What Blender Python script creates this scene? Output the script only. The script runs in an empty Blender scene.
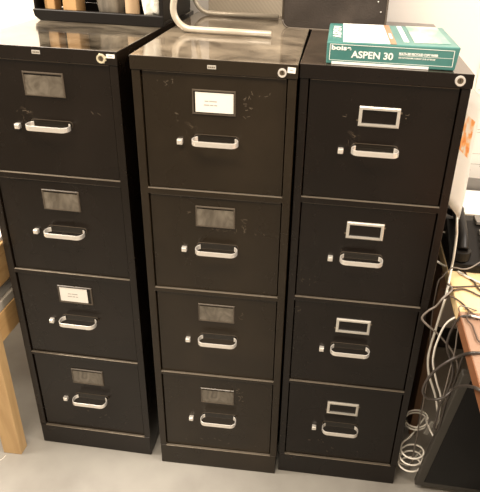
import bpy, bmesh, math, random
from mathutils import Vector, Matrix
random.seed(4)
SC = bpy.context.scene
COL = SC.collection

# ------------------------------------------------------------------ materials
def new_mat(name):
    m = bpy.data.materials.new(name); m.use_nodes = True
    nt = m.node_tree
    return m, nt, nt.nodes['Principled BSDF']

def plain(name, col, rough=.5, metal=0., ior=1.5, coat=0., bump=None, spec=None):
    m, nt, b = new_mat(name)
    b.inputs['Base Color'].default_value = (*col, 1)
    b.inputs['Roughness'].default_value = rough
    b.inputs['Metallic'].default_value = metal
    b.inputs['IOR'].default_value = ior
    b.inputs['Coat Weight'].default_value = coat
    if bump:
        tc = nt.nodes.new('ShaderNodeTexCoord'); n = nt.nodes.new('ShaderNodeTexNoise')
        n.inputs['Scale'].default_value = bump[0]; n.inputs['Detail'].default_value = 4
        bp = nt.nodes.new('ShaderNodeBump'); bp.inputs['Strength'].default_value = bump[1]
        bp.inputs['Distance'].default_value = bump[2] if len(bump) > 2 else .002
        nt.links.new(tc.outputs['Object'], n.inputs['Vector'])
        nt.links.new(n.outputs['Fac'], bp.inputs['Height'])
        nt.links.new(bp.outputs['Normal'], b.inputs['Normal'])
    return m

def mottled(name, stops, scale=(6, 6, 6), detail=6, rough=(.4, .6), metal=0., ior=1.5,
            distort=0., bump=0., bump_scale=60., rot=(0, 0, 0)):
    """colour ramp over noise in object space; roughness follows a second noise"""
    m, nt, b = new_mat(name)
    tc = nt.nodes.new('ShaderNodeTexCoord'); mp = nt.nodes.new('ShaderNodeMapping')
    mp.inputs['Scale'].default_value = scale; mp.inputs['Rotation'].default_value = rot
    n = nt.nodes.new('ShaderNodeTexNoise'); n.inputs['Scale'].default_value = 1
    n.inputs['Detail'].default_value = detail; n.inputs['Distortion'].default_value = distort
    cr = nt.nodes.new('ShaderNodeValToRGB')
    e = cr.color_ramp.elements
    while len(e) < len(stops): e.new(.5)
    for k, (p, c) in enumerate(stops): e[k].position = p; e[k].color = (*c, 1)
    L = nt.links.new
    L(tc.outputs['Object'], mp.inputs['Vector']); L(mp.outputs['Vector'], n.inputs['Vector'])
    L(n.outputs['Fac'], cr.inputs['Fac']); L(cr.outputs['Color'], b.inputs['Base Color'])
    n2 = nt.nodes.new('ShaderNodeTexNoise'); n2.inputs['Scale'].default_value = 7
    n2.inputs['Detail'].default_value = 5
    mr = nt.nodes.new('ShaderNodeMapRange')
    mr.inputs['From Min'].default_value = .3; mr.inputs['From Max'].default_value = .7
    mr.inputs['To Min'].default_value = rough[0]; mr.inputs['To Max'].default_value = rough[1]
    L(tc.outputs['Object'], n2.inputs['Vector']); L(n2.outputs['Fac'], mr.inputs['Value'])
    L(mr.outputs['Result'], b.inputs['Roughness'])
    b.inputs['Metallic'].default_value = metal; b.inputs['IOR'].default_value = ior
    if bump:
        n3 = nt.nodes.new('ShaderNodeTexNoise'); n3.inputs['Scale'].default_value = bump_scale
        bp = nt.nodes.new('ShaderNodeBump'); bp.inputs['Strength'].default_value = bump
        bp.inputs['Distance'].default_value = .002
        L(tc.outputs['Object'], n3.inputs['Vector']); L(n3.outputs['Fac'], bp.inputs['Height'])
        L(bp.outputs['Normal'], b.inputs['Normal'])
    return m

def enamel(name, col, dust, rough=(.30, .45), ior=1.5, amount=.5):
    """black office enamel with faint rubbed patches and hairline scratches"""
    m, nt, b = new_mat(name); L = nt.links.new; N = nt.nodes.new
    tc = N('ShaderNodeTexCoord')
    n = N('ShaderNodeTexNoise'); n.inputs['Scale'].default_value = 5; n.inputs['Detail'].default_value = 7
    mr = N('ShaderNodeMapRange'); mr.inputs['From Min'].default_value = .45; mr.inputs['From Max'].default_value = .75
    mr.inputs['To Max'].default_value = amount
    L(tc.outputs['Object'], n.inputs['Vector']); L(n.outputs['Fac'], mr.inputs['Value'])
    mx = N('ShaderNodeMix'); mx.data_type = 'RGBA'
    mx.inputs['A'].default_value = (*col, 1); mx.inputs['B'].default_value = (*dust, 1)
    L(mr.outputs['Result'], mx.inputs['Factor'])
    # scratches: thin ridges of a stretched noise kept only in scattered places
    s = N('ShaderNodeTexNoise'); s.inputs['Scale'].default_value = 26; s.inputs['Detail'].default_value = 2
    s.inputs['Distortion'].default_value = 1.5
    ab = N('ShaderNodeMath'); ab.operation = 'SUBTRACT'; ab.inputs[1].default_value = .5
    ab2 = N('ShaderNodeMath'); ab2.operation = 'ABSOLUTE'
    lt = N('ShaderNodeMath'); lt.operation = 'LESS_THAN'; lt.inputs[1].default_value = .0035
    k = N('ShaderNodeTexNoise'); k.inputs['Scale'].default_value = 11
    gt = N('ShaderNodeMath'); gt.operation = 'GREATER_THAN'; gt.inputs[1].default_value = .71
    mu = N('ShaderNodeMath'); mu.operation = 'MULTIPLY'
    L(tc.outputs['Object'], s.inputs['Vector']); L(s.outputs['Fac'], ab.inputs[0]); L(ab.outputs[0], ab2.inputs[0])
    L(ab2.outputs[0], lt.inputs[0]); L(tc.outputs['Object'], k.inputs['Vector']); L(k.outputs['Fac'], gt.inputs[0])
    L(lt.outputs[0], mu.inputs[0]); L(gt.outputs[0], mu.inputs[1])
    mx2 = N('ShaderNodeMix'); mx2.data_type = 'RGBA'; mx2.inputs['B'].default_value = (.07, .052, .035, 1)
    L(mu.outputs[0], mx2.inputs['Factor']); L(mx.outputs['Result'], mx2.inputs['A'])
    L(mx2.outputs['Result'], b.inputs['Base Color'])
    r = N('ShaderNodeMapRange'); r.inputs['From Min'].default_value = .3; r.inputs['From Max'].default_value = .7
    r.inputs['To Min'].default_value = rough[0]; r.inputs['To Max'].default_value = rough[1]
    L(n.outputs['Fac'], r.inputs['Value']); L(r.outputs['Result'], b.inputs['Roughness'])
    b.inputs['IOR'].default_value = ior
    return m

def wood(name, light, dark, scale=(2, 30, 30), rough=.5):
    return mottled(name, [(.3, dark), (.52, light), (.75, tuple(c * 1.08 for c in light))], scale=scale,
                   detail=5, rough=(rough, rough + .1), distort=.6)

M = {}
M['enamel_left'] = enamel('black_enamel_left', (.0075, .0045, .0025), (.015, .0095, .006), rough=(.22, .33), ior=1.42)
M['enamel_mid'] = enamel('black_enamel_worn', (.0165, .0108, .0052), (.031, .021, .011), rough=(.24, .35), ior=1.42, amount=.6)
M['enamel_right'] = enamel('black_enamel_right', (.0060, .0034, .0020), (.011, .0065, .004), rough=(.22, .33), ior=1.42)
def top_mat(name, base, dust, ior=1.7):
    return mottled(name, [(.32, base), (.5, tuple((a + b) / 2 for a, b in zip(base, dust))), (.68, dust)],
                   scale=(7, 7, 7), detail=8, rough=(.04, .17), ior=ior, distort=1.2)
M['top_left'] = top_mat('dusty_black_top_left', (.012, .009, .006), (.13, .108, .078), 2.25)
M['top_mid'] = top_mat('dusty_black_top_worn', (.03, .021, .013), (.24, .195, .14), 1.95)
M['top_right'] = top_mat('dusty_black_top_right', (.018, .012, .008), (.07, .05, .034), 1.8)
M['chrome'] = plain('brushed_chrome', (.90, .86, .80), .42, .75)
M['chrome_dull'] = plain('dull_aluminium_frame', (.72, .69, .63), .42, .7)
M['brass'] = plain('pale_brass', (.92, .84, .62), .38, .7)
M['dark_core'] = plain('lock_core_metal', (.22, .18, .13), .35, .8)
M['bare_edge_glint'] = plain('rubbed_edge_glint', (.27, .23, .18), .38, .7)  # paler steel carrying edge wear and the light the lips catch
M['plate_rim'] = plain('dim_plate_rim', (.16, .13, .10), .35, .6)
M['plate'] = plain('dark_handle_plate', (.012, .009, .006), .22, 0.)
M['card'] = plain('white_card', (.86, .83, .77), .6)
M['ink'] = plain('grey_ink', (.42, .40, .37), .7)
M['window'] = mottled('clear_window_painted_reflections', [(.3, (.085, .070, .052)), (.5, (.135, .115, .088)), (.7, (.19, .165, .13))],  # mottled tones put the clear window's crumpled reflections into the colour
                      scale=(30, 30, 22), detail=5, rough=(.12, .3), distort=1.5, ior=1.6)
M['window_frame'] = plain('smoked_plastic_frame', (.085, .068, .05), .3)
M['sticker'] = plain('white_sticker', (.88, .86, .80), .55)
M['wall'] = plain('cream_painted_wall', (.86, .81, .75), .7, bump=(90, .15))
M['floor'] = mottled('grey_polished_concrete', [(.3, (.265, .25, .225)), (.5, (.32, .305, .275)), (.72, (.365, .35, .315))],
                     scale=(5, 5, 5), detail=8, rough=(.35, .6), bump=.1)
M['base_dark'] = plain('dark_rubber_baseboard', (.03, .025, .02), .5)
M['bench_wood'] = wood('pine_bench_wood', (.56, .37, .175), (.42, .255, .11), (20, 20, 2.5))
M['bench_rail'] = wood('pine_rail_wood', (.56, .35, .15), (.42, .24, .09), (20, 2.5, 20))
M['shelf_pale'] = plain('pale_grey_board', (.42, .38, .32), .5)
M['block_wood'] = wood('light_block_wood', (.42, .25, .105), (.30, .16, .055), (18, 18, 3))
M['black_plastic'] = plain('black_plastic', (.006, .0045, .0035), .45, ior=1.33)
M['black_gloss'] = plain('black_glass', (.003, .0025, .0025), .08, ior=1.22)
M['black_case'] = mottled('black_vinyl_case', [(.3, (.022, .016, .012)), (.55, (.035, .026, .02)), (.75, (.06, .046, .036))],
                          scale=(9, 9, 9), rough=(.4, .6), bump=.3, bump_scale=200)
M['tube'] = plain('beige_painted_tube', (.52, .46, .37), .32, .25)
M['grey_cloth'] = mottled('grey_woven_cloth', [(.35, (.10, .085, .065)), (.65, (.20, .17, .13))], scale=(60, 60, 8), rough=(.7, .9), bump=.5)
M['cardboard'] = plain('brown_cardboard', (.42, .29, .17), .8, bump=(40, .3))
M['plastic_bag'] = plain('crumpled_white_plastic', (.82, .79, .70), .35, bump=(22, .9, .02))
M['teal'] = mottled('teal_wrapper', [(.35, (.040, .16, .145)), (.65, (.075, .215, .195))], scale=(8, 8, 8), rough=(.28, .4))
M['white_print'] = plain('white_print', (.88, .88, .84), .4)
M['brown_print'] = plain('brown_print', (.36, .19, .10), .4)
M['photo_print'] = mottled('grey_green_picture_print', [(.35, (.16, .32, .27)), (.5, (.38, .44, .37)), (.68, (.62, .61, .53))],
                           scale=(16, 9, 10), detail=6, rough=(.25, .4), distort=1.)
M['dark_print'] = plain('dark_print', (.05, .07, .06), .5)
M['birch'] = wood('pale_birch_top', (.74, .56, .30), (.62, .43, .20), (20, 2.5, 20), .4)
M['cherry'] = wood('reddish_desk_top', (.27, .165, .112), (.215, .12, .08), (24, 2.5, 20), .4)
M['cherry_edge'] = plain('orange_brown_edge', (.20, .08, .034), .45)
M['desk_leg'] = wood('brown_panel_wood', (.22, .12, .065), (.15, .08, .04), (20, 20, 2))
M['cable_white'] = plain('white_cable', (.78, .74, .66), .4)
M['cable_grey'] = plain('grey_cable', (.20, .17, .145), .45)
M['cable_black'] = plain('black_cable', (.045, .036, .03), .4)
M['cable_brown'] = plain('dark_brown_cable', (.075, .045, .03), .45)
M['grey_plastic'] = plain('grey_plastic', (.20, .185, .165), .35)
M['light_grey_plastic'] = plain('light_grey_plastic', (.42, .40, .37), .4)
M['bezel'] = plain('silver_grey_bezel', (.05, .044, .036), .45, .2)
M['paper'] = plain('white_paper', (.88, .86, .82), .6)
M['orange_ink'] = mottled('orange_picture_ink', [(.40, (.90, .84, .76)), (.52, (.95, .50, .18)), (.66, (.85, .30, .10))],
                          scale=(40, 30, 30), rough=(.5, .6), distort=.8)
M['line_ink'] = plain('grey_green_line_ink', (.36, .38, .33), .7)
M['board'] = None
def hatched():
    m, nt, b = new_mat('beige_hatched_panel'); L = nt.links.new
    tc = nt.nodes.new('ShaderNodeTexCoord'); mp = nt.nodes.new('ShaderNodeMapping')
    mp.inputs['Rotation'].default_value = (0, math.radians(40), 0)
    w = nt.nodes.new('ShaderNodeTexWave'); w.inputs['Scale'].default_value = 32
    cr = nt.nodes.new('ShaderNodeValToRGB')
    cr.color_ramp.elements[0].color = (.44, .38, .30, 1); cr.color_ramp.elements[1].color = (.49, .43, .34, 1)
    L(tc.outputs['Object'], mp.inputs['Vector']); L(mp.outputs['Vector'], w.inputs['Vector'])
    L(w.outputs['Fac'], cr.inputs['Fac']); L(cr.outputs['Color'], b.inputs['Base Color'])
    b.inputs['Roughness'].default_value = .6
    return m
M['board'] = hatched()

# ------------------------------------------------------------------ geometry helpers
def box(bm, x0, x1, y0, y1, z0, z1, mi=0):
    v = [bm.verts.new(p) for p in ((x0,y0,z0),(x1,y0,z0),(x1,y1,z0),(x0,y1,z0),(x0,y0,z1),(x1,y0,z1),(x1,y1,z1),(x0,y1,z1))]
    for q in ((3,2,1,0),(4,5,6,7),(0,1,5,4),(1,2,6,5),(2,3,7,6),(3,0,4,7)):
        f = bm.faces.new([v[i] for i in q]); f.material_index = mi
    return v

def prism(bm, pts, axis, a, b, mi=0):
    """extrude a closed 2-D outline along an axis between a and b"""
    def P(u, v, w):
        return {'x': (w, u, v), 'y': (u, w, v), 'z': (u, v, w)}[axis]
    A = [bm.verts.new(P(u, v, a)) for u, v in pts]; B = [bm.verts.new(P(u, v, b)) for u, v in pts]
    n = len(pts)
    fs = [bm.faces.new(A), bm.faces.new(B[::-1])]
    for i in range(n):
        fs.append(bm.faces.new((A[i], B[i], B[(i+1) % n], A[(i+1) % n])))
    for f in fs: f.material_index = mi

def cyl(bm, c, r, h, axis='y', n=28, mi=0):
    pts = [(math.cos(2*math.pi*i/n)*r, math.sin(2*math.pi*i/n)*r) for i in range(n)]
    if axis == 'y': prism(bm, [(c[0]+u, c[2]+v) for u, v in pts], 'y', c[1], c[1]+h, mi)
    elif axis == 'z': prism(bm, [(c[0]+u, c[1]+v) for u, v in pts], 'z', c[2], c[2]+h, mi)
    else: prism(bm, [(c[1]+u, c[2]+v) for u, v in pts], 'x', c[0], c[0]+h, mi)

def ring(bm, c, r0, r1, y0, y1, n=32, mi=0):
    R = []
    for (r, y) in ((r0, y0), (r1, y0), (r1, y1), (r0, y1)):
        R.append([bm.verts.new((c[0]+math.cos(2*math.pi*i/n)*r, y, c[1]+math.sin(2*math.pi*i/n)*r)) for i in range(n)])
    for a in range(4):
        for i in range(n):
            f = bm.faces.new((R[a][i], R[a][(i+1) % n], R[(a+1) % 4][(i+1) % n], R[(a+1) % 4][i])); f.material_index = mi

def smooth_path(pts, k=8):
    P = [Vector(p) for p in pts]; out = []
    P = [P[0]*2-P[1]] + P + [P[-1]*2-P[-2]]
    for i in range(1, len(P)-2):
        a, b, c, d = P[i-1:i+3]
        for j in range(k):
            t = j/k
            out.append(.5*((2*b)+(-a+c)*t+(2*a-5*b+4*c-d)*t*t+(-a+3*b-3*c+d)*t**3))
    out.append(P[-2]); return out

def tube(bm, pts, r, n=10, mi=0, closed_ends=True):
    P = [Vector(p) for p in pts]; rings = []; up = Vector((0, 0, 1))
    prev = None
    for i, p in enumerate(P):
        t = (P[min(i+1, len(P)-1)] - P[max(i-1, 0)]).normalized()
        if prev is None:
            a = t.cross(up)
            if a.length < .01: a = t.cross(Vector((1, 0, 0)))
        else: a = prev - t*prev.dot(t)
        a.normalize(); prev = a; b = t.cross(a)
        rings.append([bm.verts.new(p + a*math.cos(2*math.pi*j/n)*r + b*math.sin(2*math.pi*j/n)*r) for j in range(n)])
    for i in range(len(rings)-1):
        for j in range(n):
            f = bm.faces.new((rings[i][j], rings[i][(j+1) % n], rings[i+1][(j+1) % n], rings[i+1][j])); f.material_index = mi; f.smooth = True
    if closed_ends: bm.faces.new(rings[0][::-1]); bm.faces.new(rings[-1])

def obj(name, bm, mats, parent=None, loc=(0, 0, 0), rot=(0, 0, 0), bevel=0, seg=2, smooth=False):
    bmesh.ops.recalc_face_normals(bm, faces=bm.faces)
    me = bpy.data.meshes.new(name); bm.to_mesh(me); bm.free()
    for m in (mats if isinstance(mats, (list, tuple)) else [mats]): me.materials.append(m)
    o = bpy.data.objects.new(name, me); COL.objects.link(o)
    o.location = loc; o.rotation_euler = rot
    if parent: o.parent = parent
    if bevel:
        b = o.modifiers.new('bevel', 'BEVEL'); b.width = bevel; b.segments = seg; b.limit_method = 'ANGLE'
        b.angle_limit = math.radians(50); b.harden_normals = False
    if smooth:
        for p in me.polygons: p.use_smooth = True
    return o

def tag(o, label, cat, group=None):
    o['label'] = label; o['category'] = cat
    if group: o['group'] = group
    return o

def thing(name, label, cat, loc=(0, 0, 0), rz=0, group=None):
    o = bpy.data.objects.new(name, None); COL.objects.link(o); o.empty_display_size = .05
    o.location = loc; o.rotation_euler = (0, 0, rz)
    return tag(o, label, cat, group)

def structure(o): o['kind'] = 'structure'; return o

def bx(name, dims, mat, parent=None, bevel=0, **k):
    bm = bmesh.new(); box(bm, *dims); return obj(name, bm, mat, parent, bevel=bevel, **k)

def text_mesh(body, size, mat, parent, loc, rot, name='lettering', bold=0., shear=0., sx=1., spacing=1.):
    c = bpy.data.curves.new(name, 'FONT'); c.body = body; c.size = size; c.offset = bold; c.extrude = .0002
    c.shear = shear; c.space_character = spacing
    t = bpy.data.objects.new('tmp', c); COL.objects.link(t)
    dg = bpy.context.evaluated_depsgraph_get()
    me = bpy.data.meshes.new_from_object(t.evaluated_get(dg))
    bpy.data.objects.remove(t)
    me.materials.clear(); me.materials.append(mat)
    o = bpy.data.objects.new(name, me); COL.objects.link(o)
    o.parent = parent; o.location = loc; o.rotation_euler = rot; o.scale = (sx, 1, 1)
    return o

# ------------------------------------------------------------------ room
YW = 2.05
bm = bmesh.new(); box(bm, -3.0, 3.0, -2.6, YW + .1, -.06, 0)
structure(obj('floor', bm, M['floor']))
bm = bmesh.new(); box(bm, -3.0, 3.0, YW, YW + .1, 0, 2.7)
structure(obj('wall_back', bm, M['wall']))
bm = bmesh.new(); box(bm, -.30, 3.0, YW - .012, YW, 0, .10)
structure(obj('baseboard_back', bm, M['base_dark'], bevel=.003))

# ------------------------------------------------------------------ filing cabinets
W, D, H, E = .379, .70, 1.32, .020
S = [.9948, .6947, .3925, .081]           # bottoms of the four drawer openings
TOPS = [1.287, S[0]-.017, S[1]-.014, S[2]-.011]

def pull(parent, zb, m, shift=0.):
    """flat chrome strip bent into a shallow U, ends turned back to the drawer"""
    bm = bmesh.new()
    x0, x1, dep, r = .1405+shift, .2490+shift, .0325, .0150
    path = []
    for k in range(12):
        a = math.pi*.62 + k/11*math.pi*.88
        path.append((x0 + r + math.cos(a)*r, -dep/2 + .002 + math.sin(a)*(dep/2 + .002)))
    for k in range(12):
        a = -math.pi*.5 + k/11*math.pi*.88
        path.append((x1 - r + math.cos(a)*r, -dep/2 + .002 + math.sin(a)*(dep/2 + .002)))
    n = len(path); hh, th = .0064, .0011
    rows = []
    for i, (x, y) in enumerate(path):
        ax, ay = path[max(i-1, 0)]; cx, cy = path[min(i+1, n-1)]
        t = Vector((cx-ax, cy-ay)).normalized(); nx, ny = -t.y, t.x
        rows.append([bm.verts.new((x+nx*s*th, y+ny*s*th, zb+z)) for s, z in ((-1, -hh), (-1, hh), (1, hh), (1, -hh))])
    for i in range(n-1):
        for j in range(4):
            bm.faces.new((rows[i][j], rows[i][(j+1) % 4], rows[i+1][(j+1) % 4], rows[i+1][j]))
    bm.faces.new(rows[0]); bm.faces.new(rows[-1][::-1])
    o = obj('handle', bm, m, parent, bevel=.0006, seg=2)
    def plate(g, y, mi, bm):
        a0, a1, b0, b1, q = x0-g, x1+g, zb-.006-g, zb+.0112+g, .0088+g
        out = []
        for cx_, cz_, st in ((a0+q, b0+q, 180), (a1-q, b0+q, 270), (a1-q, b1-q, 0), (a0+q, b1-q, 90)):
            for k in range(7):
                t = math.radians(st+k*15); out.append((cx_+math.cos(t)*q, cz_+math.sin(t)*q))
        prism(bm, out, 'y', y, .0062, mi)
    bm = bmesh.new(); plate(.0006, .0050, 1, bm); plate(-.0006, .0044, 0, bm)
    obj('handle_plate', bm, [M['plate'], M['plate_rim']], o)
    return o

def latch(parent, z):
    bm = bmesh.new()
    box(bm, .1000, .1130, -.005, .0062, z-.0075, z+.0055)
    box(bm, .1015, .1115, -.0065, -.004, z-.006, z+.004)
    o = obj('latch', bm, M['chrome'], parent, bevel=.001)
    return o

def frame_bm(x0, x1, z0, z1, w, y0, y1):
    bm = bmesh.new()
    o = [(x0, z0), (x1, z0), (x1, z1), (x0, z1)]; i = [(x0+w, z0+w), (x1-w, z0+w), (x1-w, z1-w), (x0+w, z1-w)]
    V = [[bm.verts.new((x, y, z)) for x, z in L] for L, y in ((o, y0+.0018), (i, y0), (i, y1), (o, y1))]
    mid = [bm.verts.new((x, y0, z)) for x, z in [(x0+w*.35, z0+w*.35), (x1-w*.35, z0+w*.35), (x1-w*.35, z1-w*.35), (x0+w*.35, z1-w*.35)]]
    loops = [V[0], mid, V[1], V[2], V[3]]
    for a in range(5):
        A, B = loops[a], loops[(a+1) % 5]
        for k in range(4): bm.faces.new((A[k], A[(k+1) % 4], B[(k+1) % 4], B[k]))
    return bm

def dashes(bm, x0, z, widths, h, y):
    x = x0
    for w in widths:
        box(bm, x, x+w, y-.0002, y, z, z+h); x += w + .0016

def cabinet(label, loc, rz, body_mat, top_mat_, holders):
    c = thing('filing_cabinet', label, 'filing cabinet', (*loc, 0), rz, 'black four drawer filing cabinets')
    bm = bmesh.new()
    box(bm, 0, E, 0, D, S[3]-.001, 1.287)              # left side with its front stile
    box(bm, W-E, W, 0, D, S[3]-.001, 1.287)
    box(bm, E, W-E, D-.02, D, S[3]-.001, 1.287)        # back
    box(bm, E, W-E, .03, D-.02, 1.277, 1.287)
    obj('body', bm, body_mat, c, bevel=.0015)
    for k in range(3):
        bm = bmesh.new(); box(bm, E-.002, W-E+.002, -.0005, .035, TOPS[k+1], S[k])
        r = obj('front_rail', bm, [body_mat], c, bevel=.0022, seg=3)
        # top lip of the rail: rubbed edge plus its glint, painted as paler metal
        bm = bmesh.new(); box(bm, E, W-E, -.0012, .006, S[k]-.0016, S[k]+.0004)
        lp = obj('rail_lip', bm, M['bare_edge_glint'], r, bevel=.0007)
    bm = bmesh.new(); box(bm, .0015, W-.0015, -.0015, D-.01, 0, .080)
    b = obj('base', bm, body_mat, c, bevel=.002)
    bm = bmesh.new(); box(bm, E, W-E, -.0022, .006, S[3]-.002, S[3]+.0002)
    obj('base_lip', bm, M['bare_edge_glint'], b, bevel=.0007)  # base edge gets the same painted glint
    bm = bmesh.new(); box(bm, -.0018, W+.0018, -.003, D+.002, 1.2875, H)
    obj('top_panel', bm, [body_mat, top_mat_], c, bevel=.002, seg=3)
    me = c.children[-1].data
    for p in me.polygons:
        if p.normal.z > .9: p.material_index = 1
    for k in range(4):
        z0, z1 = S[k]+.0015, TOPS[k]-.0015
        bm = bmesh.new(); box(bm, E+.0025, W-E-.0025, .006, .024, z0, z1)
        # steel tray of the drawer behind its front
        box(bm, E+.008, E+.010, .024, D-.05, z0+.01, z1-.05); box(bm, W-E-.010, W-E-.008, .024, D-.05, z0+.01, z1-.05)
        box(bm, E+.010, W-E-.010, .024, D-.05, z0+.01, z0+.012); box(bm, E+.010, W-E-.010, D-.052, D-.05, z0+.012, z1-.05)
        d = obj('drawer', bm, body_mat, c, bevel=.0016, seg=3)
        zb = S[k]; kind = holders[k]
        if k == 0: zb -= .002
        bx('drawer_edge_glint', (E+.004, W-E-.004, .0054, .009, z1-.0014, z1+.0001), M['plate_rim'], d, bevel=.0004)  # lighter strip painting the gleam on the drawer's top bevel
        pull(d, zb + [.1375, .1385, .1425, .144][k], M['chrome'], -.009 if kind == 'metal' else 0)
        latch(d, zb + .130)
        if kind == 'metal':
            f = obj('label_holder', frame_bm(.1405, .2345, zb+.1915, zb+.2390, .0074, .0015, .0062), M['chrome_dull'], d)
            bx('mounting_tab', (.1365, .1405, .004, .0062, zb+.203, zb+.207), M['dark_core'], f)
            bx('mounting_tab', (.2345, .2385, .004, .0062, zb+.226, zb+.230), M['dark_core'], f)
        else:
            if kind == 'empty_high': zb += .0095; kind = 'empty'
            f = obj('label_holder', frame_bm(.1385, .2405, zb+.198, zb+.257, .0035, .0022, .0062), M['window_frame'], d)
            if kind == 'empty':
                bm = bmesh.new(); box(bm, .142, .237, .0040, .0052, zb+.2012, zb+.2488)
                w_ = obj('label_window', bm, M['window'], f)
                w_['label'] = 'empty clear label window with painted reflections'
            else:
                bm = bmesh.new(); box(bm, .146 if kind == 'card' else .1435, .2355 if kind == 'card' else .226, .0036, .0052, zb+.204, zb+.2505)
                cd = obj('label_card', bm, M['card'], f); cd['label'] = 'white card with two faint lines of typing'
                bm = bmesh.new()
                dashes(bm, .168, zb+.229, (.009, .018), .0028, .0036); dashes(bm, .166, zb+.220, (.013, .008, .007), .0028, .0036)
                me = bmesh.new(); 
                # typed lines are part of the card's own mesh
                tmp = bpy.data.meshes.new('t'); bm.to_mesh(tmp); bm.free(); me.free()
                b2 = bmesh.new(); b2.from_mesh(cd.data); n0 = len(b2.faces); b2.from_mesh(tmp)
                b2.faces.ensure_lookup_table()
                for fc in b2.faces[n0:]: fc.material_index = 1
                b2.to_mesh(cd.data); b2.free(); cd.data.materials.append(M['ink'])
    return c

def lock(c, x, z, r, m, ragged=False):
    bm = bmesh.new()
    ring(bm, (x, z), r*.62, r, -.009, -.0025, mi=0)
    cyl(bm, (x, -.0065, z), r*.62, .004, 'y', 28, 1)
    box(bm, x-.0008, x+.0008, -.0072, -.0064, z-.004, z+.004, 2)
    if ragged:
        for a in (20, 110, 185, 300, 340):
            ca, sa = math.cos(math.radians(a)), math.sin(math.radians(a))
            box(bm, x+ca*r-.0015, x+ca*r+.0015, -.006, -.003, z+sa*r-.0015, z+sa*r+.0015, 0)
    return obj('lock', bm, [m, M['dark_core'], M['black_plastic']], c, bevel=.0008)

cab1 = cabinet('leftmost black filing cabinet, holding the black organizer, next to the pine bench', (-.88523, 1.31717), -.013,
               M['enamel_left'], M['top_left'], ['empty_high', 'empty', 'card2', 'empty'])
cab2 = cabinet('middle scratched black filing cabinet with beige bent tubes on its dusty top', (-.46711, 1.29246), .0127,
               M['enamel_mid'], M['top_mid'], ['card', 'empty', 'empty', 'empty'])
cab3 = cabinet('rightmost black filing cabinet with silver label frames and teal paper ream on top', (-.08274, 1.31364), 0,
               M['enamel_right'], M['top_right'], ['metal'] * 4)
lock(cab1, .344, 1.303, .0105, M['brass'], True); lock(cab2, .346, 1.301, .0098, M['chrome']); lock(cab3, .351, 1.305, .0112, M['chrome'])
for c, x, z, w, h, a in ((cab1, .3655, 1.309, .020, .009, 0), (cab2, .3665, 1.3075, .018, .013, -.06)):
    bm = bmesh.new(); box(bm, -w/2, w/2, -.0036, -.0030, -h/2, h/2)
    box(bm, -w/4, w/5, -.0038, -.0036, -.001, .001, 1)
    s = obj('sticker', bm, [M['sticker'], M['ink']], c, loc=(x, 0, z), rot=(0, -a, 0)); s['label'] = 'small white sticker by the lock'
for c, x, z in ((cab1, .186, 1.3075), (cab2, .187, 1.3035)):
    bm = bmesh.new(); box(bm, -.010, .010, -.0045, -.003, -.0042, .0042)
    for u in (-.006, -.002, .002, .006): box(bm, u-.0013, u+.0013, -.0048, -.0045, -.0015, .0015, 1)
    obj('badge', bm, [M['chrome_dull'], M['dark_core']], c, loc=(x, 0, z), bevel=.0004)
for u in (.175, .215):
    bm = bmesh.new(); cyl(bm, (u, -.0034, 1.303), .0022, .0008, 'y', 12)
    obj('badge_hole', bm, M['black_plastic'], cab3)
# paint chipped beside the label holders of the middle cabinet: tiny flakes of bare primer
def flakes(c, pts, seed, mat):
    rnd = random.Random(seed); bm = bmesh.new()
    for (x, z, sx, sz, n) in pts:
        for _ in range(n):
            u, v = x + rnd.uniform(-sx, sx), z + rnd.uniform(-sz, sz)
            l, a, w = rnd.uniform(.001, .005), rnd.uniform(-1.4, 1.4), rnd.uniform(.0003, .0007)
            ca, sa = math.cos(a), math.sin(a)
            q = [(-l, -w), (l, -w), (l, w), (-l, w)]
            prism(bm, [(u+p*ca-r*sa, v+p*sa+r*ca) for p, r in q], 'y', .0057, .0061)
    o = obj('chipped_paint', bm, mat, c); o['kind'] = 'stuff'; return o
M['chip'] = plain('bare_primer_chips', (.11, .085, .058), .6)
flakes(cab2, [(.268, 1.215, .008, .026, 12), (.30, 1.245, .025, .004, 5), (.075, 1.262, .02, .008, 7), (.10, 1.19, .004, .02, 3),
              (.262, .905, .006, .022, 14), (.215, .885, .035, .004, 8), (.31, .882, .02, .003, 3), (.122, .93, .003, .006, 3),
              (.258, .61, .006, .02, 6), (.262, .315, .006, .02, 8), (.252, .335, .004, .012, 4), (.20, .11, .12, .02, 7)], 3, M['chip'])
flakes(cab3, [(.112, 1.205, .005, .004, 3), (.252, 1.214, .006, .008, 4), (.055, .745, .02, .02, 7), (.03, .66, .008, .02, 4),
              (.19, .13, .10, .03, 6)], 9, M['chip'])
flakes(cab1, [(.16, 1.16, .06, .002, 4), (.31, 1.17, .01, .004, 2), (.22, .15, .08, .03, 5)], 7, M['chip'])

# ------------------------------------------------------------------ paper ream
ream = thing('paper_ream', 'green ream of ASPEN 30 copy paper lying on the right cabinet', 'ream of paper', (-.027, 1.326, H+.0005), .01)
RW, RD, RH = .287, .268, .047
bm = bmesh.new()
v = box(bm, 0, RW-.004, 0, RD, 0, RH)
for q in v[4:]:
    if q.co.x > .1: q.co.z += .004; q.co.x += .006
v[4].co.x -= .001
obj('wrapper', bm, M['teal'], ream, bevel=.003, seg=3)
def topz(x): return RH + .004*max(0, min(1, x/RW)) + .0003
def top_patch(name, x0, x1, y0, y1, m):
    bm = bmesh.new()
    a = [(x0, y0), (x1, y0), (x1, y1), (x0, y1)]
    A = [bm.verts.new((x, y, topz(x)+.0001)) for x, y in a]; B = [bm.verts.new((x, y, topz(x)+.0005)) for x, y in a]
    bm.faces.new(A); bm.faces.new(B)
    for i in range(4): bm.faces.new((A[i], A[(i+1) % 4], B[(i+1) % 4], B[i]))
    return obj(name, bm, m, ream)
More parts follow.
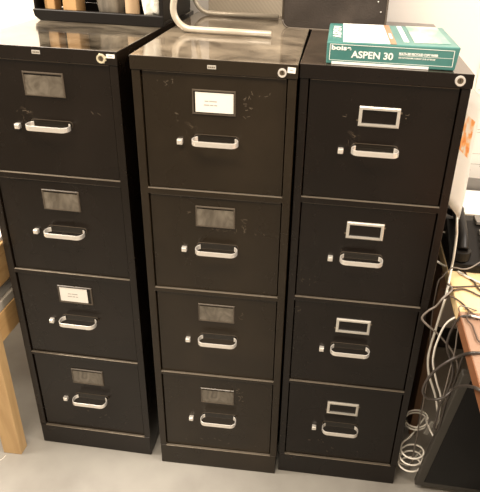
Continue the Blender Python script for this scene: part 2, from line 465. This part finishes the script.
top_patch('white_panel', .034, .137, .004, RD-.004, M['white_print'])
top_patch('brown_stripe', .138, .151, .002, RD-.004, M['brown_print'])
top_patch('white_stripe', .170, .181, .035, RD-.012, M['white_print'])
pp = top_patch('picture_panel', .193, .272, .030, RD-.004, M['photo_print'])
t = text_mesh('ASPEN', .026, M['white_print'], ream, (.029, .055, topz(.02)+.0012), (0, 0, math.pi/2), 'lettering', .0006, sx=1.9, spacing=1.15)
t['label'] = 'white lettering ASPEN along the end strip'
text_mesh('RECYCLED', .009, M['card'], ream, (.1475, .07, topz(.15)+.0006), (0, 0, math.pi/2), 'lettering', .0002, sx=1.6)
for x, y, w in ((.052, .10, .006), (.061, .10, .004), (.057, .075, .012), (.077, .075, .008), (.112, .235, .010), (.124, .222, .012)):
    bm = bmesh.new(); box(bm, x, x+w, y, y+.003, topz(x)+.0005, topz(x)+.0008)
    obj('small_print', bm, M['dark_print'], ream)
bm = bmesh.new()        # white outline on the front
yf = -.0006
xr = RW - .010
for (x0, x1, z0, z1) in ((.006, xr, RH-.0045, RH-.0035), (.006, xr, .0085, .0093), (.006, .0072, .0085, RH-.0035), (xr-.0012, xr, .0085, RH-.0035),
                         (.158, xr-.001, .0262, .0268)):
    box(bm, x0, x1, yf, .0008, z0, z1)
obj('printed_border', bm, M['white_print'], ream)
FR = (math.pi/2, 0, 0)
t = text_mesh('boise', .0135, M['white_print'], ream, (.0095, yf+.0003, RH-.0155), FR, 'lettering', .0005, sx=1.45, spacing=1.05); t['label'] = 'white lettering boise'
t = text_mesh('ASPEN 30', .0205, M['white_print'], ream, (.055, yf+.0003, .0165), FR, 'lettering', .0005, sx=1.06, spacing=1.0); t['label'] = 'white lettering ASPEN 30'
t = text_mesh('MULTI-USE RECYCLED COPY PAPER', .0068, M['white_print'], ream, (.158, yf+.0003, .0285), FR, 'lettering', .0003, sx=.78)
t['label'] = 'small white lettering about recycled copy paper'
text_mesh('30% POSTCONSUMER, 92 BRIGHT, 20 LB. LETTER SIZE', .0042, M['white_print'], ream, (.158, yf+.0003, .0205), FR, 'lettering', .0001, sx=.80)
bm = bmesh.new(); box(bm, .012, .226, -.001, .004, .0003, .0060)
obj('paper_edge', bm, M['paper'], ream)['label'] = 'white paper edge under the wrapper'

# ------------------------------------------------------------------ organizer on the left cabinet
org = thing('desk_organizer', 'black open-front organizer standing on the back of the left cabinet', 'organizer', (-.874, 1.655, H+.0005), -.01)
bm = bmesh.new()
OW, OD, OH = .381, .30, .30
prism(bm, [(0, .030), (.004, .010), (.018, 0), (OW, 0), (OW, .030)], 'y', 0, .022)      # front lip with a rounded corner
box(bm, .008, OW, .022, OD, .004, .014)
obj('shelf_floor', bm, M['black_plastic'], org, bevel=.003, seg=3)
bx('side_panel', (0, .006, .012, OD, .014, OH), M['black_plastic'], org, bevel=.002)
bx('side_panel', (OW-.012, OW, .002, OD, .0145, OH), M['black_plastic'], org, bevel=.002)
bx('back_panel', (.006, OW-.012, OD-.006, OD, .0145, OH), M['black_plastic'], org, bevel=.001)
bx('top_shelf', (.006, OW-.012, .012, OD-.006, OH-.012, OH), M['black_plastic'], org, bevel=.002)
Z0 = H + .0155
def standing_block(name, label, cat, x, y, w, d, h, mat, rz=0, tilt=0, group=None):
    bm = bmesh.new(); box(bm, -w/2, w/2, -d/2, d/2, 0, h)
    o = obj(name, bm, mat, None, (x, y, Z0), (0, tilt, rz), bevel=.002); return tag(o, label, cat, group)
standing_block('wood_strip', 'thin wooden strip at the left end inside the black organizer', 'wood piece', -.847, 1.70, .009, .03, .20, M['block_wood'], .1)
standing_block('wood_block', 'narrow wooden block beside the thin strip in the black organizer', 'wood piece', -.828, 1.70, .022, .05, .20, M['block_wood'], .05)
standing_block('wood_block', 'wide light wooden block in the organizer, left of the grey cloth', 'wood piece', -.768, 1.70, .040, .06, .21, M['block_wood'], -.04)
# folded grey cloth
bm = bmesh.new(); n = 40; rows = []
for k, z in enumerate([0, .01, .03, .07, .12, .18]):
    L = []
    for i in range(n):
        a = 2*math.pi*i/n; r = 1 + .06*math.sin(5*a+z*20) + .03*math.sin(11*a)
        s = (.82, .95, 1.0, 1.05, 1.1, 1.12)[k]
        L.append(bm.verts.new((math.cos(a)*.043*r*s, math.sin(a)*.045*r*s, z)))
    rows.append(L)
for a in range(len(rows)-1):
    for i in range(n): bm.faces.new((rows[a][i], rows[a][(i+1) % n], rows[a+1][(i+1) % n], rows[a+1][i]))
bm.faces.new(rows[0][::-1]); bm.faces.new(rows[-1])
tag(obj('folded_cloth', bm, M['grey_cloth'], None, (-.662, 1.725, Z0), smooth=True), 'dark grey woven cloth bundle standing in the middle of the organizer', 'cloth')
bm = bmesh.new(); ring(bm, (0, 0), .017, .020, 0, .17)
tag(obj('cardboard_roll', bm, M['cardboard'], None, (-.594, 1.695, Z0), (math.pi/2, 0, 0)), 'brown cardboard tube standing between grey cloth and white bag', 'cardboard tube')
# crumpled white bag
bm = bmesh.new(); bmesh.ops.create_icosphere(bm, subdivisions=4, radius=1)
rnd = random.Random(2); ph = [rnd.uniform(0, 6) for _ in range(6)]
for q in bm.verts:
    p = q.co.copy(); f = 1 + .07*math.sin(7*p.x+ph[0]+3*p.z)+.06*math.sin(9*p.y+ph[1]-4*p.z)+.05*math.sin(13*p.z+ph[2]+5*p.x)
    q.co = Vector((p.x*.038*f, p.y*.04*f, max(-.085, p.z*.105*f)+.085))
tag(obj('plastic_bag', bm, M['plastic_bag'], None, (-.5365, 1.71, Z0), smooth=True), 'crumpled white plastic bag at the right end of the organizer', 'bag')

# ------------------------------------------------------------------ bent tube frame on the middle cabinet
tf = thing('tube_frame', 'beige bent steel tube frame resting on top of the middle cabinet', 'tube frame', (-.30, 1.75, H))
def rail(y, xl, xr, r, name):
    bm = bmesh.new(); R = .050
    pts = [(xr, 0, r)]
    pts += [(xl+R+.02, 0, r)]
    for k in range(1, 11):
        a = -math.pi/2 - k/10*math.radians(100)
        pts.append((xl+R+math.cos(a)*R, 0, r+R+math.sin(a)*R))
    p = pts[-1]; pts.append((p[0]+.018, 0, p[2]+.10)); pts.append((p[0]+.040, 0, p[2]+.22))
    tube(bm, [(x+.30, y-1.75, z+.0006) for x, _, z in pts], r, 16)
    return obj(name, bm, M['tube'], tf)
rail(1.60, -.449, -.184, .0088, 'tube_rail'); rail(1.925, -.470, -.200, .0072, 'tube_rail')
bm = bmesh.new(); tube(bm, [(-.118, -.150, .278), (-.118, .0, .278), (-.122, .175, .278)], .007, 14); obj('cross_tube', bm, M['tube'], tf)

# black case
case = thing('carrying_case', 'tall black vinyl case with rivets behind the paper ream', 'case', (-.172, 1.775, H+.0005), -.01)
CW, CD, CH = .297, .22, .36
out = []
for (cx_, cz_, a0) in ((.022, .022, 180), (CW-.022, .022, 270), (CW-.022, CH-.022, 0), (.022, CH-.022, 90)):
    for k in range(7):
        a = math.radians(a0 + k*15); out.append((cx_+math.cos(a)*.022, cz_+math.sin(a)*.022))
bm = bmesh.new(); prism(bm, out, 'y', 0, CD)
obj('case_shell', bm, M['black_case'], case, bevel=.004, seg=3)
bm = bmesh.new(); tube(bm, [(x, .001, z) for x, z in out]+[(out[0][0], .001, out[0][1])], .0028, 8)
obj('piping', bm, plain('worn_brown_piping', (.10, .08, .06), .5), case)
for x, z in ((.270, .085), (.280, .058), (.263, .120), (.045, .12), (.272, .20)):
    bm = bmesh.new(); cyl(bm, (x, -.002, z), .0022, .003, 'y', 14); obj('rivet', bm, M['chrome'], case, bevel=.0008)

# hatched board against the wall behind the tube frame
bm = bmesh.new(); box(bm, -.126, .132, 0, .006, 0, .34)
tag(obj('backing_board', bm, M['board'], None, (-.31, 1.976, H+.0006), (0, 0, .0127), bevel=.001), 'beige hatched board standing upright behind the tube frame', 'board')

# ------------------------------------------------------------------ pine bench on the left
bench = thing('work_bench', 'pine work bench with square post and side rails at the left edge', 'bench', (-.93, 1.25, 0))
bx('leg', (-.062, 0, 0, .038, 0, .70), M['bench_wood'], bench, bevel=.002)
bx('leg', (-.062, 0, .60, .638, 0, .70), M['bench_wood'], bench, bevel=.002)
bx('leg', (-.90, -.838, 0, .038, 0, .70), M['bench_wood'], bench, bevel=.002)
bx('leg', (-.90, -.838, .60, .638, 0, .70), M['bench_wood'], bench, bevel=.002)
bx('lower_rail', (-.038, -.001, .0385, .60, .443, .535), M['bench_rail'], bench, bevel=.002)
bx('lower_shelf', (-.88, -.003, .0385, .60, .536, .565), M['shelf_pale'], bench, bevel=.002)
bx('upper_rail', (-.038, -.001, .0385, .60, .612, .70), M['bench_rail'], bench, bevel=.002)
bx('bench_top', (-.92, 0, -.03, .67, .7005, .735), M['bench_rail'], bench, bevel=.003)
bm = bmesh.new(); box(bm, -.14, 0, 0, .20, 0, .034)
tag(obj('grey_box', bm, M['light_grey_plastic'], None, (-.942, 1.33, .5655), bevel=.003), 'pale grey flat box on the shelf of the pine bench', 'box')
for k, (dx, rz) in enumerate(((0, .05),)):
    bm = bmesh.new(); box(bm, -.20, 0, -.05, .23, 0, .012)
    tag(obj('paper_stack', bm, M['paper'], None, (-.935, 1.32, .7355), (0, 0, rz), bevel=.001), 'white papers lying on top of the pine bench', 'papers')
bm = bmesh.new(); tube(bm, smooth_path([(-1.02, 1.235, .0014), (-1.0, 1.215, .0014), (-.985, 1.22, .0014), (-.978, 1.238, .0014)]), .0013, 6)
tag(obj('thread', bm, M['cable_white'], None), 'curled white thread on the concrete floor by bench leg', 'thread')

# ------------------------------------------------------------------ desks on the right
X0 = .356
d1 = thing('birch_table', 'pale birch topped table against the wall right of the cabinets', 'table', (X0, 1.24, 0))
bx('tabletop', (0, 1.3, 0, .79, .712, .748), M['birch'], d1, bevel=.003)
bx('end_panel', (.008, .030, .29, .744, 0, .712), M['desk_leg'], d1, bevel=.002)
bx('leg', (1.20, 1.245, .70, .745, 0, .712), M['desk_leg'], d1, bevel=.002)
bx('leg', (1.20, 1.245, .06, .105, 0, .712), M['desk_leg'], d1, bevel=.002)
bx('apron', (.05, 1.245, .745, .765, .60, .712), M['desk_leg'], d1, bevel=.002)
d2 = thing('reddish_desk', 'reddish brown desk in the right foreground with cables over its edge', 'desk', (X0, .45, 0))
bx('desktop', (.002, 1.3, 0, .789, .712, .7475), M['cherry'], d2, bevel=.002)
bx('edge_band', (0, .0019, 0, .789, .712, .747), M['cherry_edge'], d2)
bx('leg', (.70, .745, .05, .095, 0, .712), M['desk_leg'], d2, bevel=.002)
bx('leg', (.70, .745, .70, .745, 0, .712), M['desk_leg'], d2, bevel=.002)
bx('leg', (.06, .105, .05, .095, 0, .712), M['desk_leg'], d2, bevel=.002)
bx('leg', (1.22, 1.265, .05, .095, 0, .712), M['desk_leg'], d2, bevel=.002)
bx('leg', (1.22, 1.265, .70, .745, 0, .712), M['desk_leg'], d2, bevel=.002)
# black panel display standing on the floor under the desk
mon = thing('flat_screen', 'black glossy flat screen with grey bezel standing under the desk', 'screen', (.359, 1.300, .0), 0)
mon.rotation_euler = (math.radians(13), math.radians(2), 0)
bm = bmesh.new(); box(bm, 0, .62, 0, .022, .0, .60)
obj('casing', bm, M['bezel'], mon, loc=(0, 0, .0), bevel=.004, seg=3)
bx('screen', (.024, .60, -.002, .001, .030, .58), M['black_gloss'], mon, bevel=.001)
mon.location.z = .0222

# phone on the birch table
ph_ = thing('desk_phone', 'black desk telephone on the birch table beside the rightmost cabinet', 'telephone', (.357, 1.43, .7485), -.01)
bm = bmesh.new(); prism(bm, [(0, 0), (.22, 0), (.22, .075), (.16, .085), (.0, .028)], 'x', 0, .20)
obj('phone_base', bm, M['black_plastic'], ph_, bevel=.006, seg=3)
bm = bmesh.new(); tube(bm, smooth_path([(.030, .015, .062), (.030, .05, .088), (.030, .11, .105), (.030, .17, .115), (.030, .205, .105)]), .017, 14)
cyl(bm, (.030, .02, .035), .026, .028, 'z', 20); cyl(bm, (.030, .195, .088), .026, .02, 'z', 20)
obj('handset', bm, M['black_plastic'], ph_, bevel=.003)
bx('display', (.085, .185, .14, .19, .082, .092), M['grey_plastic'], ph_, bevel=.002)
bm = bmesh.new()
for i in range(3):
    for j in range(4): box(bm, .09+i*.03, .11+i*.03, .025+j*.026, .042+j*.026, .04+j*.009, .052+j*.009)
obj('keypad', bm, M['grey_plastic'], ph_, bevel=.0015)
tr = thing('document_tray', 'grey plastic document tray on the birch table behind the phone', 'tray', (.43, 1.76, .7485), -.05)
bm = bmesh.new(); box(bm, 0, .30, 0, .24, 0, .004); box(bm, 0, .004, 0, .24, .004, .06); box(bm, .296, .30, 0, .24, .004, .06); box(bm, .004, .296, .236, .24, .004, .06)
obj('tray_body', bm, M['grey_plastic'], tr, bevel=.002)
for k in range(6):
    bm = bmesh.new(); box(bm, -.107, .107, -.10, .10, 0, .0022)
    tag(obj('paper_sheet', bm, M['paper'] if k % 2 else M['card'], None, (.56+.004*math.sin(k*2), 1.875+.004*math.cos(k*3), .7530+k*.0026), (0, 0, -.05+.03*math.sin(k*1.7))),
        'white paper stacked in the grey document tray', 'paper', 'papers in the document tray')
bm = bmesh.new(); box(bm, 0, .048, -.05, .10, 0, .035)
tag(obj('power_adapter', bm, M['black_plastic'], None, (.364, 1.66, .7485), (0, 0, -.1), bevel=.004, seg=3), 'black power adapter block between cabinet and telephone', 'power adapter')
bm = bmesh.new(); box(bm, 0, .055, 0, .17, 0, .05)
tag(obj('cardboard_box', bm, M['cardboard'], None, (.362, 1.80, .7485), (0, 0, 0), bevel=.002), 'small brown cardboard box on the birch table behind the adapter', 'box')

# hanging sheet beside the right cabinet
bm = bmesh.new(); NU, NV = 14, 10; G = []
for j in range(NV+1):
    z = .955 + (1.262-.955)*j/NV; row = []
    for i in range(NU+1):
        t = i/NU; x = .3005 + .0345*t**1.5 + .002*math.sin(j*.7)*t; y = 1.60 - .258*t
        row.append((x, y, z + .006*(1-t)))
    G.append(row)
F_ = [[bm.verts.new(p) for p in r] for r in G]; B_ = [[bm.verts.new((p[0]+.0007, p[1], p[2])) for p in r] for r in G]
for j in range(NV):
    for i in range(NU):
        f = bm.faces.new((F_[j][i], F_[j][i+1], F_[j+1][i+1], F_[j+1][i])); g = bm.faces.new((B_[j][i], B_[j+1][i], B_[j+1][i+1], B_[j][i+1]))
        if i >= 9 and i <= 12 and 5 <= j <= 7: f.material_index = 1
for j in range(NV):
    for i in (0, NU): bm.faces.new((F_[j][i], F_[j+1][i], B_[j+1][i], B_[j][i]))
for i in range(NU):
    for j in (0, NV): bm.faces.new((F_[j][i], F_[j][i+1], B_[j][i+1], B_[j][i]))
tag(obj('flyer', bm, [M['paper'], M['orange_ink']], None, smooth=True), 'white flyer with orange picture hanging from the side of the right cabinet', 'flyer')

for k, key in enumerate(('paper', 'orange_ink')):
    fm = M[key].copy(); fm.name = ('thin_paper', 'thin_orange_printed_paper')[k]; nt = fm.node_tree
    tl = nt.nodes.new('ShaderNodeBsdfTranslucent'); tl.inputs['Color'].default_value = (.95, .93, .90, 1)
    if k: nt.links.new(nt.nodes['Color Ramp'].outputs['Color'], tl.inputs['Color'])
    mx = nt.nodes.new('ShaderNodeMixShader'); mx.inputs[0].default_value = .6
    nt.links.new(nt.nodes['Principled BSDF'].outputs[0], mx.inputs[1]); nt.links.new(tl.outputs[0], mx.inputs[2])
    nt.links.new(mx.outputs[0], nt.nodes['Material Output'].inputs['Surface'])
    bpy.data.objects['flyer'].data.materials[k] = fm
# plan pinned to the wall
pl = bmesh.new(); box(pl, 0, .55, -.0015, 0, 0, .42)
plan = tag(obj('wall_plan', pl, M['card'], None, (.475, YW-.0003, .78)), 'pale drawing sheet with thin grey lines pinned on the wall', 'drawing')
bm = bmesh.new(); rnd = random.Random(8)
for x in (.03, .07, .15, .26, .40): box(bm, x, x+.0015, -.0020, -.0015, .05, .38)
for z in (.06, .10, .18, .19, .27, .33, .37): box(bm, .01, .5, -.0020, -.0015, z, z+.0014)
for k in range(60):
    x, z = rnd.uniform(.005, .5), rnd.uniform(.03, .38); box(bm, x, x+rnd.uniform(.003, .01), -.0020, -.0015, z, z+.002)
obj('printed_lines', bm, M['line_ink'], plan)

# ------------------------------------------------------------------ cables
WIRES = {
  'cable_white_long': [(0.349, 1.42, 0.92), (0.357, 1.42, 0.869), (0.361, 1.42, 0.807), (0.362, 1.42, 0.758), (0.34, 1.33, 0.733), (0.335, 1.33, 0.667), (0.33, 1.33, 0.598), (0.327, 1.33, 0.551), (0.328, 1.33, 0.508), (0.34, 1.33, 0.453), (0.369, 1.33, 0.38), (0.388, 1.33, 0.314)],
  'white_branch': [(0.401, 1.209, 0.755), (0.382, 1.214, 0.755), (0.38, 1.27, 0.716), (0.352, 1.27, 0.7), (0.336, 1.27, 0.672), (0.327, 1.27, 0.621), (0.325, 1.27, 0.587), (0.329, 1.27, 0.545), (0.35, 1.27, 0.48), (0.37, 1.27, 0.426), (0.376, 1.27, 0.342)],
  'white_flat': [(0.3, 1.46, 0.793), (0.319, 1.46, 0.766), (0.347, 1.46, 0.749), (0.374, 1.46, 0.742), (0.392, 1.415, 0.752), (0.434, 1.376, 0.752)],
  'short_pale': [(0.344, 1.564, 0.8), (0.379, 1.564, 0.8), (0.407, 1.576, 0.8), (0.423, 1.585, 0.8)],
  'grey_zig': [(0.321, 1.28, 0.756), (0.308, 1.28, 0.729), (0.29, 1.28, 0.711), (0.278, 1.28, 0.687), (0.295, 1.28, 0.666), (0.324, 1.28, 0.643), (0.356, 1.28, 0.61), (0.384, 1.28, 0.572), (0.401, 1.28, 0.525), (0.399, 1.28, 0.474), (0.39, 1.28, 0.435)],
  'black_loop': [(0.377, 1.079, 0.75), (0.354, 1.075, 0.75), (0.352, 1.14, 0.686), (0.327, 1.14, 0.664), (0.305, 1.14, 0.636), (0.289, 1.14, 0.601), (0.284, 1.14, 0.567), (0.292, 1.14, 0.548), (0.306, 1.14, 0.54), (0.326, 1.14, 0.542), (0.343, 1.14, 0.555), (0.36, 1.14, 0.585), (0.348, 1.042, 0.681), (0.348, 0.991, 0.726), (0.348, 0.942, 0.763)],
  'thin_black': [(0.356, 1.24, 0.763), (0.363, 1.24, 0.727), (0.365, 1.24, 0.673), (0.369, 1.24, 0.624), (0.368, 1.24, 0.556), (0.367, 1.24, 0.484), (0.364, 1.24, 0.41), (0.367, 1.24, 0.356)],
  'dark_hook': [(0.34, 1.22, 0.653), (0.37, 1.22, 0.574), (0.368, 1.22, 0.496), (0.357, 1.22, 0.451), (0.356, 1.22, 0.391), (0.355, 1.22, 0.364), (0.365, 1.22, 0.353), (0.369, 1.22, 0.393), (0.371, 1.22, 0.46), (0.378, 1.22, 0.512)],
  'desk_a': [(0.354, 1.343, 0.752), (0.392, 1.352, 0.752), (0.431, 1.361, 0.752)],
  'desk_b': [(0.341, 1.4, 0.706), (0.363, 1.4, 0.702), (0.357, 1.329, 0.752), (0.382, 1.338, 0.752), (0.404, 1.327, 0.752), (0.421, 1.312, 0.752)],
  'desk_c': [(0.342, 1.298, 0.752), (0.36, 1.283, 0.752), (0.372, 1.263, 0.752), (0.377, 1.246, 0.752)],
  'desk_d': [(0.406, 1.402, 0.752), (0.418, 1.378, 0.752), (0.427, 1.341, 0.752)],
  'desk_e': [(0.369, 1.203, 0.752), (0.377, 1.18, 0.752), (0.379, 1.142, 0.752), (0.384, 1.117, 0.752)],
  'desk_f': [(0.441, 1.441, 0.78), (0.407, 1.404, 0.78), (0.384, 1.394, 0.78), (0.358, 1.4, 0.777), (0.337, 1.4, 0.745), (0.328, 1.4, 0.718)],
  'coil1': [(0.319, 1.4, 0.198), (0.322, 1.4, 0.218), (0.34, 1.4, 0.225), (0.363, 1.4, 0.22), (0.384, 1.4, 0.208), (0.394, 1.4, 0.205), (0.38, 1.4, 0.19), (0.357, 1.4, 0.177), (0.335, 1.4, 0.178), (0.32, 1.4, 0.193), (0.325, 1.4, 0.203), (0.352, 1.4, 0.212), (0.372, 1.4, 0.206), (0.389, 1.4, 0.217)],
  'coil2': [(0.297, 1.32, 0.218), (0.318, 1.32, 0.178), (0.347, 1.32, 0.152), (0.37, 1.32, 0.138), (0.361, 1.32, 0.1), (0.339, 1.32, 0.094), (0.315, 1.32, 0.111), (0.302, 1.32, 0.136), (0.305, 1.32, 0.158), (0.328, 1.32, 0.171), (0.356, 1.32, 0.171), (0.37, 1.32, 0.16), (0.362, 1.32, 0.114), (0.341, 1.32, 0.104), (0.316, 1.32, 0.124), (0.307, 1.32, 0.145), (0.321, 1.32, 0.161), (0.346, 1.32, 0.156)],
}

def cable(key, label, mat, r, pre=(), post=(), cat='cable', name='cable', group=None):
    pts = list(pre) + WIRES[key] + list(post)
    bm = bmesh.new(); tube(bm, smooth_path(pts, 7), r, 8)
    return tag(obj(name, bm, mat, None), label, cat, group)
def helix(c, r, turns, z0, z1, ph0=0, n=16, wob=.006):
    out = []
    for i in range(int(turns*n)+1):
        a = ph0 + 2*math.pi*i/n; t = i/(turns*n)
        out.append((c[0]+math.cos(a)*r, c[1]+math.sin(a)*r*.9, z0+(z1-z0)*t+wob*math.sin(a*1.0+1.2)))
    return out
cable('cable_white_long', 'long white cable hanging straight down below the orange flyer', M['cable_white'], .0035,
      pre=[(.345, 2.02, 1.20), (.352, 1.80, 1.19), (.368, 1.62, 1.12), (.358, 1.50, 1.0)],
      post=[(.42, 1.36, .20), (.44, 1.38, .05), (.45, 1.40, .004), (.48, 1.42, .004)])
cable('white_branch', 'white cable bending over the desk edge and coiling near the floor', M['cable_white'], .0028,
      post=[(.380, 1.27, .27)] + helix((.346, 1.400), .035, 2.2, .215, .190, -.6) + [(.335, 1.37, .165)] +
           helix((.338, 1.335), .036, 3.1, .150, .060, 2.2) + [(.345, 1.37, .03), (.37, 1.42, .004), (.40, 1.46, .004)])
WIRES['white_branch'][0] = (.52, 1.206, .7508)
cable('white_flat', 'white cable lying across the far corner of the birch table', M['cable_white'], .0034,
      pre=[(.306, 1.50, .84)], post=[(.52, 1.33, .752)])
cable('short_pale', 'short pale plug lead behind the hanging white cable', M['cable_white'], .0026, pre=[(.315, 1.58, .79)], post=[(.44, 1.62, .81)])
cable('grey_zig', 'grey cable kinked into a sharp point beside the right cabinet', M['cable_grey'], .0028,
      pre=[(.345, 1.36, .7515), (.352, 1.33, .752)], post=[(.397, 1.31, .36), (.41, 1.34, .2), (.42, 1.36, .05), (.42, 1.37, .004)])
cable('black_loop', 'thick dark cable making a round loop off the reddish desk', M['cable_black'], .0036, pre=[(.46, 1.082, .751), (.42, 1.082, .751)],
      post=[(.42, .90, .752)])
cable('thin_black', 'thin dark lead dropping straight down from the desk edge', M['cable_grey'], .0018, pre=[(.40, 1.245, .751)],
      post=[(.385, 1.29, .2), (.41, 1.33, .03), (.42, 1.34, .003)])
cable('dark_hook', 'dark cable hooking under itself in front of the screen', M['cable_black'], .0032,
      pre=[(.42, 1.21, .752), (.37, 1.215, .7525), (.350, 1.22, .73)], post=[(.385, 1.22, .60), (.39, 1.22, .68)])
cable('desk_a', 'dark lead running straight along the back of the birch table', M['cable_brown'], .0020, post=[(.50, 1.37, .752)])
cable('desk_b', 'brown lead with a bend crossing the pale birch table', M['cable_brown'], .0024, post=[(.50, 1.27, .752)])
cable('desk_c', 'short brown lead near the front corner of the birch table', M['cable_brown'], .0024, pre=[(.334, 1.31, .735)], post=[(.40, 1.215, .752), (.44, 1.19, .752)])
cable('desk_d', 'brown lead slanting from the telephone across the birch table', M['cable_brown'], .0024, pre=[(.40, 1.44, .752)], post=[(.46, 1.30, .752)])
cable('desk_e', 'dark lead curving over the reddish desktop', M['cable_brown'], .0020, pre=[(.380, 1.24, .7535)], post=[(.43, 1.08, .751)])
cable('desk_f', 'thin grey lead arching from telephone into the gap', M['cable_grey'], .0020, post=[(.330, 1.39, .60), (.345, 1.36, .40), (.35, 1.36, .1), (.35, 1.37, .003)])
bm = bmesh.new(); box(bm, -.008, .008, -.004, .004, -.028, .028)
tag(obj('cable_tag', bm, plain('clear_grey_tag', (.36, .34, .30), .3), None, (.389, 1.385, .190), (0, .35, .1), bevel=.002), 'grey plastic clip on the upper white cable coil', 'cable clip')

# ------------------------------------------------------------------ light
def area(name, loc, target, sx, sy, power, col):
    l = bpy.data.lights.new(name, 'AREA'); l.shape = 'RECTANGLE'; l.size = sx; l.size_y = sy; l.energy = power; l.color = col
    o = bpy.data.objects.new(name, l); COL.objects.link(o); o.location = loc
    o.rotation_euler = (Vector(target)-Vector(loc)).to_track_quat('-Z', 'Y').to_euler(); return o
WARM = (1, .86, .70)
area('ceiling_tubes', (-.5, .2, 2.66), (-.5, .21, 0), 1.2, .5, 38, WARM)
area('added_fill_right', (1.7, 1.0, 2.5), (.9, 1.6, .6), 1.2, .5, 48, (1, .90, .80))  # added lamp out of view, brightens the flyer and right side
area('added_wall_light_left', (-1.7, 1.3, 2.66), (-1.3, 2.0, 1.2), .6, 1.2, 75, (1, .90, .78))  # added lamp out of view, overlights the left of the back wall
w = bpy.data.worlds.new('room_air'); SC.world = w; w.use_nodes = True
bg = w.node_tree.nodes['Background']; bg.inputs['Color'].default_value = (1, .81, .60, 1); bg.inputs['Strength'].default_value = .38

# ------------------------------------------------------------------ camera
Rt = Vector((0.99295276, 0.11199637, 0.03875085)); Up = Vector((-0.08664288, 0.46294899, 0.88214015)); Fw = Vector((-0.08085683, 0.87928098, -0.46939016))
cd = bpy.data.cameras.new('camera'); cam = bpy.data.objects.new('camera', cd); COL.objects.link(cam)
m = Matrix((Rt, Up, -Fw)).transposed().to_4x4(); m.translation = Vector((0, 0, 1.6031)); cam.matrix_world = m
cd.sensor_fit = 'HORIZONTAL'; cd.sensor_width = 36; cd.lens = 580.695/480*36
cd.shift_x = -(276.5178-240)/480; cd.shift_y = (227.1964-246)/480; cd.clip_start = .02
SC.camera = cam
SC.view_settings.view_transform = 'Standard'; SC.view_settings.look = 'None'; SC.view_settings.gamma = 1
SC.view_settings.use_curve_mapping = False; SC.view_settings.exposure = .65
